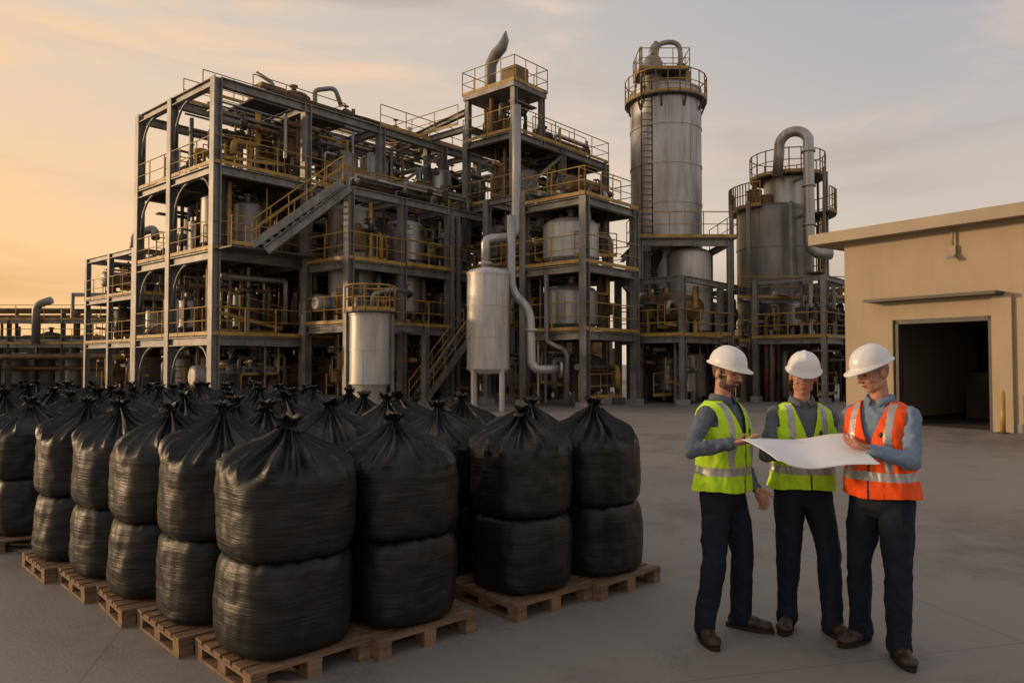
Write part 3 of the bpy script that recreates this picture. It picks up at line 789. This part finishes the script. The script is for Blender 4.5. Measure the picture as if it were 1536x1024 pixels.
def person(name, pos, yaw, sc, vest, shirt, skin, beard, hw, feet, head_yaw, head_pitch, head_tilt, girth=1.0, poles=None, beard_kind='full'):
    root=bpy.data.objects.new(name,None); COL.objects.link(root)
    root.location=pos; root.rotation_euler=(0,0,yaw); root.scale=(sc,sc,sc)
    inv=(Matrix.Translation(V(pos))@Matrix.Rotation(yaw,4,'Z')@Matrix.Scale(sc,4)).inverted()
    g=girth
    torso=[(0,.0,.86,.150*g,.105*g),(0,.0,.92,.168*g,.118*g),(0,-.005,1.0,.160*g,.118*g),(0,-.008,1.1,.158*g,.118*g),(0,-.004,1.2,.168*g,.122*g),(0,.0,1.3,.182*g,.124),(0,.004,1.38,.186,.112),(0,.008,1.43,.172,.094),(0,.01,1.465,.125,.075),(0,.01,1.495,.072,.060),(0,.004,1.51,.058,.056)]
    B=MB(); B.loft([(0,0,.80,.12*g,.09),(0,0,.86,.165*g,.118*g),(0,0,.93,.168*g,.118*g),(0,0,1.0,.158*g,.112*g)],None,28)
    ank=[]
    for k,(side,ft) in enumerate(zip((-1,1),feet)):
        fl=inv@V((ft[0],ft[1],0)); fl.z=0
        fy=ft[2]-yaw; fd=V((sin(fy),-cos(fy),0))
        hip=V((side*.088,0,.90)); an=fl+V((0,0,.10))
        dd=(an-hip).length
        kn,an=ik(hip,an,.512*dd,.495*dd,(fd+V((0,-1,0))*.6))
        mid1=hip.lerp(kn,.5); mid2=kn.lerp(an,.4); low=kn.lerp(an,.85)
        B.chain([hip,mid1,kn,mid2,low,an+V((0,0,-.03))],[.096*g,.087*g,.071,.068,.063,.067])
        ank.append((an,fd))
    remesh(B,'trousers',.009,4,M_navy,root,.011,7.5,(1,1,.6))
    for an,fd in ank:
        B=MB(); sd=V((-fd.y,fd.x,0)); a=V((an.x,an.y,0))
        rot=Matrix((fd,sd,V((0,0,1)))).transposed()
        B.ell(a-fd*.03+V((0,0,.055)),V((.055,.042,.048)),None,16,10,rot)
        B.ell(a+fd*.06+V((0,0,.05)),V((.085,.045,.042)),None,16,10,rot)
        B.ell(a+fd*.135+V((0,0,.042)),V((.068,.05,.034)),None,16,10,rot)
        B.chain([a-fd*.01+V((0,0,.06)),a+V((0,0,.14))],[.045,.05])
        remesh(B,'boot',.007,3,M_boot,root,.004,18)
        B=MB()
        for zz in (.002,.024):
            for k in range(28):
                t=2*pi*k/28; x=.155*cos(t); y=.05*sin(t)*(1+.12*cos(t)); B.v.append(a+fd*(.055+x)+sd*y+V((0,0,zz)))
        k0=B.mi(M_sole)
        for k in range(28): q=(k+1)%28; B.f.append((k,q,28+q,28+k)); B.m.append(k0); B.sm.append(False)
        B.f.append(tuple(range(28))); B.m.append(k0); B.sm.append(False); B.f.append(tuple(28+k for k in range(28))); B.m.append(k0); B.sm.append(False)
        B.obj('sole',root)
    B=MB(); B.loft([(0,0,.955,.150*g,.108*g)]+torso[2:],None,32)
    hands=[]
    for k,side in enumerate((-1,1)):
        S=V((side*.172,.005,1.41)); tgt,nrm,curl,tup=hw[k]
        Wl=inv@V(tgt); pole=(poles[k] if poles else V((side*.6,.5,-.8)))
        E,Wl=ik(S,Wl,.29,.255,pole)
        B.chain([S+V((-side*.06,0,-.005)),S,S.lerp(E,.45),E,E.lerp(Wl,.35),E.lerp(Wl,.93)],[.054,.056,.051*g,.045,.043,.034])
        B.chain([E.lerp(Wl,.86),E.lerp(Wl,.95)],[.038,.036])
        hands.append((Wl,(Wl-E).normalized(),side,nrm,curl,tup))
    remesh(B,'shirt',.0095,3,shirt,root,.011,10)
    B=MB(); k0=B.mi(shirt)
    for k in range(25):
        a=-pi/2+.28+(2*pi-.56)*k/24
        for (r,z) in ((.060,1.485),(.063,1.532),(.072,1.534),(.086,1.492)):
            dip=.030*max(0,-sin(a))**2
            B.v.append(V((r*1.05*cos(a),r*.98*sin(a)+.004-.012*max(0,-sin(a)),z-dip)))
    for k in range(24):
        for q in range(3):
            i=k*4+q; B.f.append((i,i+1,i+5,i+4)); B.m.append(k0); B.sm.append(True)
    cl=B.obj('collar',root); cm=cl.modifiers.new('s','SOLIDIFY'); cm.thickness=.004
    for (Wl,f,side,nrm,curl,tup) in hands:
        nl=(inv.to_3x3()@V(nrm)).normalized()
        s=f.cross(nl); want=V((-side,-.6,.3)) if tup>0 else V((-side*.1,-1,0))
        ts=1 if s.dot(want)>0 else -1
        hand(root,Wl,f,nl,ts,curl,skin,tup)
    seg=288; NZ=150; zs=[.925+i*(1.49-.925)/NZ for i in range(NZ+1)]
    def ring(z):
        for r0,r1 in zip(torso[:-1],torso[1:]):
            if r0[2]<=z<=r1[2]:
                t=(z-r0[2])/(r1[2]-r0[2])
                return [r0[i]*(1-t)+r1[i]*t for i in range(5)]
        return torso[-1]
    B=MB(); vo=random.uniform(0,30)
    for j,z in enumerate(zs):
        c=ring(z); loose=.022+.011*max(0,(1.25-z)/.3)
        for x in range(seg):
            a=2*pi*x/seg-pi/2; c_,s_=cos(a),sin(a); e=2.3
            fade=min(1,max(0,(1.45-z)/.2))
            w=noise.noise(V((c_*2.2+vo,s_*2.2,z*5)))*.020*fade+ (1-2*abs(noise.noise(V((c_*3+vo,s_*3,z*11+c_*3)))))*.009*fade-.002
            ppx=c[0]+(c[3]+loose+w)*math.copysign(abs(c_)**(2/e),c_); ppy=c[1]+(c[4]+loose+w)*math.copysign(abs(s_)**(2/e),s_)
            if ppy<0:
                for ed in ([.012+.30*(z-1.24)] if z>1.238 else [])+[.085,.125,.006]:
                    if abs(abs(ppx)-ed)<.0026:
                        ppx=math.copysign(ed,ppx); break
            B.v.append(V((ppx,ppy,z+.008*sin(a*3+vo)*max(0,1-j/20))))
    for m_ in [vest,M_ref,M_zip]: B.mi(m_)
    for j in range(NZ):
        z=(zs[j]+zs[j+1])/2
        for x in range(seg):
            y=(x+1)%seg
            q=(B.v[j*seg+x]+B.v[j*seg+y]+B.v[(j+1)*seg+x]+B.v[(j+1)*seg+y])/4
            ax=abs(q.x); front=q.y<0
            if front and z>1.24 and ax<.012+.30*(z-1.24): continue
            if z>1.485: continue
            mi=0
            if 1.025<z<1.078: mi=1
            elif .085<ax<.125 and z>1.085 and z<1.475: mi=1
            elif front and ax<.006: mi=2
            if ax>.172 and z>1.33: continue
            B.f.append((j*seg+x,j*seg+y,(j+1)*seg+y,(j+1)*seg+x)); B.m.append(mi); B.sm.append(True)
    vo_=B.obj('safety_vest',root)
    sm=vo_.modifiers.new('s','SOLIDIFY'); sm.thickness=.006; sm.offset=1
    B=MB(); B.ell(V((.07,-.150*g,1.30)),V((.012,.006,.017)),M_zip,12,8); B.obj('badge',root)
    HM=Matrix.Translation(V((0,-.012,1.555)))@Matrix.Rotation(head_yaw-yaw,4,'Z')@Matrix.Rotation(head_tilt,4,'Y')@Matrix.Rotation(head_pitch,4,'X')
    B=MB(); B.chain([V((0,.0,1.46)),V((0,-.006,1.55)),HM@V((0,.012,.06))],[.054,.052,.054])
    remesh(B,'neck',.008,3,skin,root)
    hd=bpy.data.objects.new('head',None); COL.objects.link(hd); hd.parent=root; hd.matrix_local=HM
    B=MB(); O=V((0,0,.115))
    B.ell(O+V((0,.012,.025)),V((.077,.096,.10)))
    B.ell(O+V((0,-.016,-.035)),V((.062,.070,.080))); B.ell(O+V((0,-.035,-.02)),V((.055,.055,.07)))
    B.ell(O+V((0,-.046,-.085)),V((.030,.032,.026)))
    B.ell(O+V((0,-.075,.030)),V((.050,.016,.012)))
    for s in (-1,1):
        B.ell(O+V((s*.036,-.058,-.020)),V((.024,.022,.024)))
        B.ell(O+V((s*.079,.012,-.005)),V((.009,.020,.033)))
        B.ell(O+V((s*.042,-.012,-.068)),V((.020,.038,.026)))
    B.chain([O+V((0,-.080,.022)),O+V((0,-.096,.000)),O+V((0,-.106,-.018))],[.009,.0105,.0135],None,12)
    for s in (-1,1): B.ell(O+V((s*.012,-.094,-.022)),V((.009,.011,.008)),None,10,8)
    B.ell(O+V((0,-.082,-.048)),V((.022,.014,.007))); B.ell(O+V((0,-.081,-.058)),V((.019,.013,.0065)))
    h=remesh(B,'face',.0034,6,[skin,beard,M_lip],hd)
    for p in h.data.polygons:
        c=p.center-O
        nzv=noise.noise(c*60)*.006
        mouth=abs(c.x)<.021 and -.060<c.z<-.046 and c.y<-.080
        if mouth: p.material_index=2
        elif beard_kind!='none' and c.y<.0 and (c.z<-.060+nzv or (c.z<-.034+nzv and abs(c.x)<.030 and c.y<-.07) or (abs(c.x)>.05 and c.z<-.01+nzv and c.y>-.045)): p.material_index=1
        elif (c.z>.0+nzv and c.y>-.03 and abs(c.x)>.062) and not(abs(c.x)>.078): p.material_index=1
        elif c.y>.03 and c.z>-.05+nzv: p.material_index=1
    B=MB()
    for s in (-1,1):
        B.ell(O+V((s*.031,-.074,.010)),V((.0115,.0085,.0042)),M_eye,12,8)
        B.chain([O+V((s*.016,-.091,.027)),O+V((s*.032,-.090,.031)),O+V((s*.048,-.078,.026))],[.0035,.004,.003],beard,8)
    B.obj('eyes_and_brows',hd)
    B=MB(); k0=B.mi(M_helm); seg=64; C=O+V((0,.008,.056))
    prof=[(1.0,-.012,1),(1.12,-.010,1),(1.12,-.004,1),(1.01,.002,0)]+[(cos(t*pi/2/14)**.85*1.0,.112*sin(t*pi/2/14)+.002,0) for t in range(1,14)]+[(.01,.114,0)]
    for (r,z,br) in prof:
        for x in range(seg):
            a=2*pi*x/seg; hx=.104*r*cos(a); hy=.128*r*sin(a)
            fr=max(0,-sin(a))
            if br and r>1.01:
                hy-=.040*fr**1.5; z2=z-.010*fr
            else: z2=z
            if not br and z>.02:
                rg=math.exp(-(hx/.016)**2); z2+=.007*rg*min(1,(z-.02)/.04)
                rg2=math.exp(-((abs(hx)-.045)/.010)**2); z2+=.003*rg2*min(1,(z-.02)/.04)
            B.v.append(C+V((hx,hy,z2)))
    for j in range(len(prof)-1):
        for x in range(seg):
            y=(x+1)%seg; B.f.append((j*seg+x,j*seg+y,(j+1)*seg+y,(j+1)*seg+x)); B.m.append(k0); B.sm.append(True)
    B.obj('hard_hat',hd)
    return root

person('construction_worker',(1.36,4.76,0),radians(42),1.0,M_hi,M_shirtA,M_skin,M_beard,
       hw=[((1.335,4.46,1.243),(-.3,-.3,-1),.22,.75),((1.575,4.74,.92),(.8,.6,0),.35,0)],
       feet=[(1.21,4.66,radians(5)),(1.50,4.86,radians(60))],head_yaw=radians(38),head_pitch=radians(14),head_tilt=0,
       poles=[V((-.8,.45,-.6)),V((.2,.8,0))])
person('construction_worker',(1.93,4.90,0),radians(-3),.985,M_hi,M_shirtB,M_skin2,M_gbeard,
       hw=[((1.78,4.62,1.19),(0,-.2,-1),.30,.55),((2.06,4.62,1.19),(0,-.2,-1),.30,.55)],
       feet=[(1.81,4.88,radians(-28)),(2.05,4.74,radians(18))],head_yaw=radians(-16),head_pitch=radians(15),head_tilt=radians(3),girth=1.02,beard_kind='none')
person('construction_worker',(2.25,4.50,0),radians(-50),1.005,M_or,M_shirtC,M_skin2,M_gbeard,
       hw=[((2.02,4.53,1.17),(.2,0,-1),.30,.55),((2.06,4.25,1.235),(.3,-.3,-1),.30,.55)],
       feet=[(2.17,4.62,radians(-60)),(2.27,4.36,radians(-8))],head_yaw=radians(-80),head_pitch=radians(20),head_tilt=0,girth=1.03,
       poles=[V((-.5,.6,-.8)),V((.7,.6,-.6))],beard_kind='none')

B=MB(); k=B.mi(M_paper); nu,nv=48,16
cA=V((1.37,4.40,1.275)); cB=V((2.03,4.50,1.30)); cC=V((1.50,4.16,1.175)); cD=V((2.05,4.10,1.18))
for j in range(nv+1):
    v=j/nv
    for i in range(nu+1):
        u_=i/nu
        p=(cA*(1-u_)+cB*u_)*(1-v)+(cC*(1-u_)+cD*u_)*v
        p.z+=-.012*sin(pi*u_)+.006*sin(u_*9+v*2)+.005*sin(v*5)
        p.z+=.014*math.exp(-((u_-.02)/.08)**2)*v - .018*max(0,v-.8)*5*(.5+.5*sin(u_*5))
        B.v.append(p)
for j in range(nv):
    for i in range(nu):
        q=j*(nu+1)+i; B.f.append((q,q+1,q+nu+2,q+nu+1)); B.m.append(k); B.sm.append(True)
o=B.obj('blueprint_sheet'); s=o.modifiers.new('s','SOLIDIFY'); s.thickness=.0015

# ------------------------------------------------------------------ world / light
w=bpy.data.worlds.new('World'); scene.world=w; w.use_nodes=True
nt=w.node_tree; bg=nt.nodes['Background']; bg.inputs['Strength'].default_value=1.15
SUN_EL=radians(9); az=radians(86)
sdir=V((-sin(az)*cos(SUN_EL),cos(az)*cos(SUN_EL),sin(SUN_EL)))
sky=nt.nodes.new('ShaderNodeTexSky'); sky.sky_type='NISHITA'; sky.sun_disc=False
sky.sun_elevation=SUN_EL; sky.sun_rotation=-az; sky.dust_density=3.0; sky.air_density=1.2
tc=nt.nodes.new('ShaderNodeTexCoord')
def N(t,**k):
    n=nt.nodes.new(t)
    for a,b in k.items(): setattr(n,a,b)
    return n
L=nt.links.new
sc_=N('ShaderNodeVectorMath',operation='SCALE'); sc_.inputs['Scale'].default_value=0.12; L(sky.outputs[0],sc_.inputs[0])
az2=radians(62)
dt=N('ShaderNodeVectorMath',operation='DOT_PRODUCT'); dt.inputs[1].default_value=(-sin(az2),cos(az2),0); L(tc.outputs['Generated'],dt.inputs[0])
rp=N('ShaderNodeValToRGB'); L(dt.outputs['Value'],rp.inputs['Fac'])
E=rp.color_ramp.elements; E[0].position=0.0; E[0].color=(.66,.54,.44,1); E[1].position=1.0; E[1].color=(1.0,.56,.21,1)
e=E.new(.45); e.color=(.82,.64,.47,1); e=E.new(.75); e.color=(.96,.62,.32,1)
rz=N('ShaderNodeValToRGB'); L(dt.outputs['Value'],rz.inputs['Fac'])
E=rz.color_ramp.elements; E[0].position=0.0; E[0].color=(.41,.41,.445,1); E[1].position=.8; E[1].color=(.68,.58,.48,1)
sx=N('ShaderNodeSeparateXYZ'); L(tc.outputs['Generated'],sx.inputs[0])
mr=N('ShaderNodeMapRange'); mr.interpolation_type='SMOOTHSTEP'; mr.inputs['From Min'].default_value=0.05; mr.inputs['From Max'].default_value=.48; L(sx.outputs['Z'],mr.inputs['Value'])
mg=N('ShaderNodeMixRGB'); L(mr.outputs[0],mg.inputs['Fac']); L(rp.outputs[0],mg.inputs['Color1']); L(rz.outputs[0],mg.inputs['Color2'])
mx=N('ShaderNodeMixRGB'); mx.inputs['Fac'].default_value=.85; L(sc_.outputs[0],mx.inputs['Color1']); L(mg.outputs[0],mx.inputs['Color2'])
mp=N('ShaderNodeMapping'); mp.inputs['Scale'].default_value=(1.3,1.3,5.0); mp.inputs['Rotation'].default_value=(radians(8),radians(16),0); L(tc.outputs['Generated'],mp.inputs['Vector'])
cn=N('ShaderNodeTexNoise'); cn.inputs['Scale'].default_value=2.0; cn.inputs['Detail'].default_value=9; cn.inputs['Roughness'].default_value=.58; cn.inputs['Distortion'].default_value=.6; L(mp.outputs[0],cn.inputs['Vector'])
cr=N('ShaderNodeMapRange'); cr.interpolation_type='SMOOTHSTEP'; cr.inputs['From Min'].default_value=.47; cr.inputs['From Max'].default_value=.70; cr.inputs['To Max'].default_value=.6; L(cn.outputs['Fac'],cr.inputs['Value'])
ms=N('ShaderNodeMixRGB'); L(cr.outputs[0],ms.inputs['Fac']); L(mx.outputs[0],ms.inputs['Color1'])
cc=N('ShaderNodeMixRGB'); cc.blend_type='MULTIPLY'; cc.inputs['Fac'].default_value=1; L(rp.outputs[0],cc.inputs['Color1']); cc.inputs['Color2'].default_value=(.98,.92,.92,1)
L(cc.outputs[0],ms.inputs['Color2'])
mp2=N('ShaderNodeMapping'); mp2.inputs['Scale'].default_value=(1.0,1.0,7.0); mp2.inputs['Location'].default_value=(3.1,1.7,.4); L(tc.outputs['Generated'],mp2.inputs['Vector'])
cn2=N('ShaderNodeTexNoise'); cn2.inputs['Scale'].default_value=1.5; cn2.inputs['Detail'].default_value=7; cn2.inputs['Distortion'].default_value=.4; L(mp2.outputs[0],cn2.inputs['Vector'])
cr2=N('ShaderNodeMapRange'); cr2.interpolation_type='SMOOTHSTEP'; cr2.inputs['From Min'].default_value=.48; cr2.inputs['From Max'].default_value=.72; cr2.inputs['To Max'].default_value=.65; L(cn2.outputs['Fac'],cr2.inputs['Value'])
ms2=N('ShaderNodeMixRGB'); ms2.blend_type='MULTIPLY'; L(cr2.outputs[0],ms2.inputs['Fac']); L(ms.outputs[0],ms2.inputs['Color1']); ms2.inputs['Color2'].default_value=(.66,.58,.57,1)
L(ms2.outputs[0],bg.inputs['Color'])

sl=bpy.data.lights.new('sun','SUN'); sl.energy=2.2; sl.angle=radians(4); sl.color=(1,.68,.40)
so=bpy.data.objects.new('sun',sl); COL.objects.link(so); so.rotation_euler=(-sdir).to_track_quat('-Z','Y').to_euler()

# ------------------------------------------------------------------ camera
cam=bpy.data.cameras.new('camera'); co=bpy.data.objects.new('camera',cam); COL.objects.link(co)
cam.sensor_width=36; cam.lens=25.8; cam.clip_end=3000; cam.clip_start=.05
co.location=(0,0,1.73); co.rotation_euler=(radians(90+1.7),0,0)
scene.camera=co
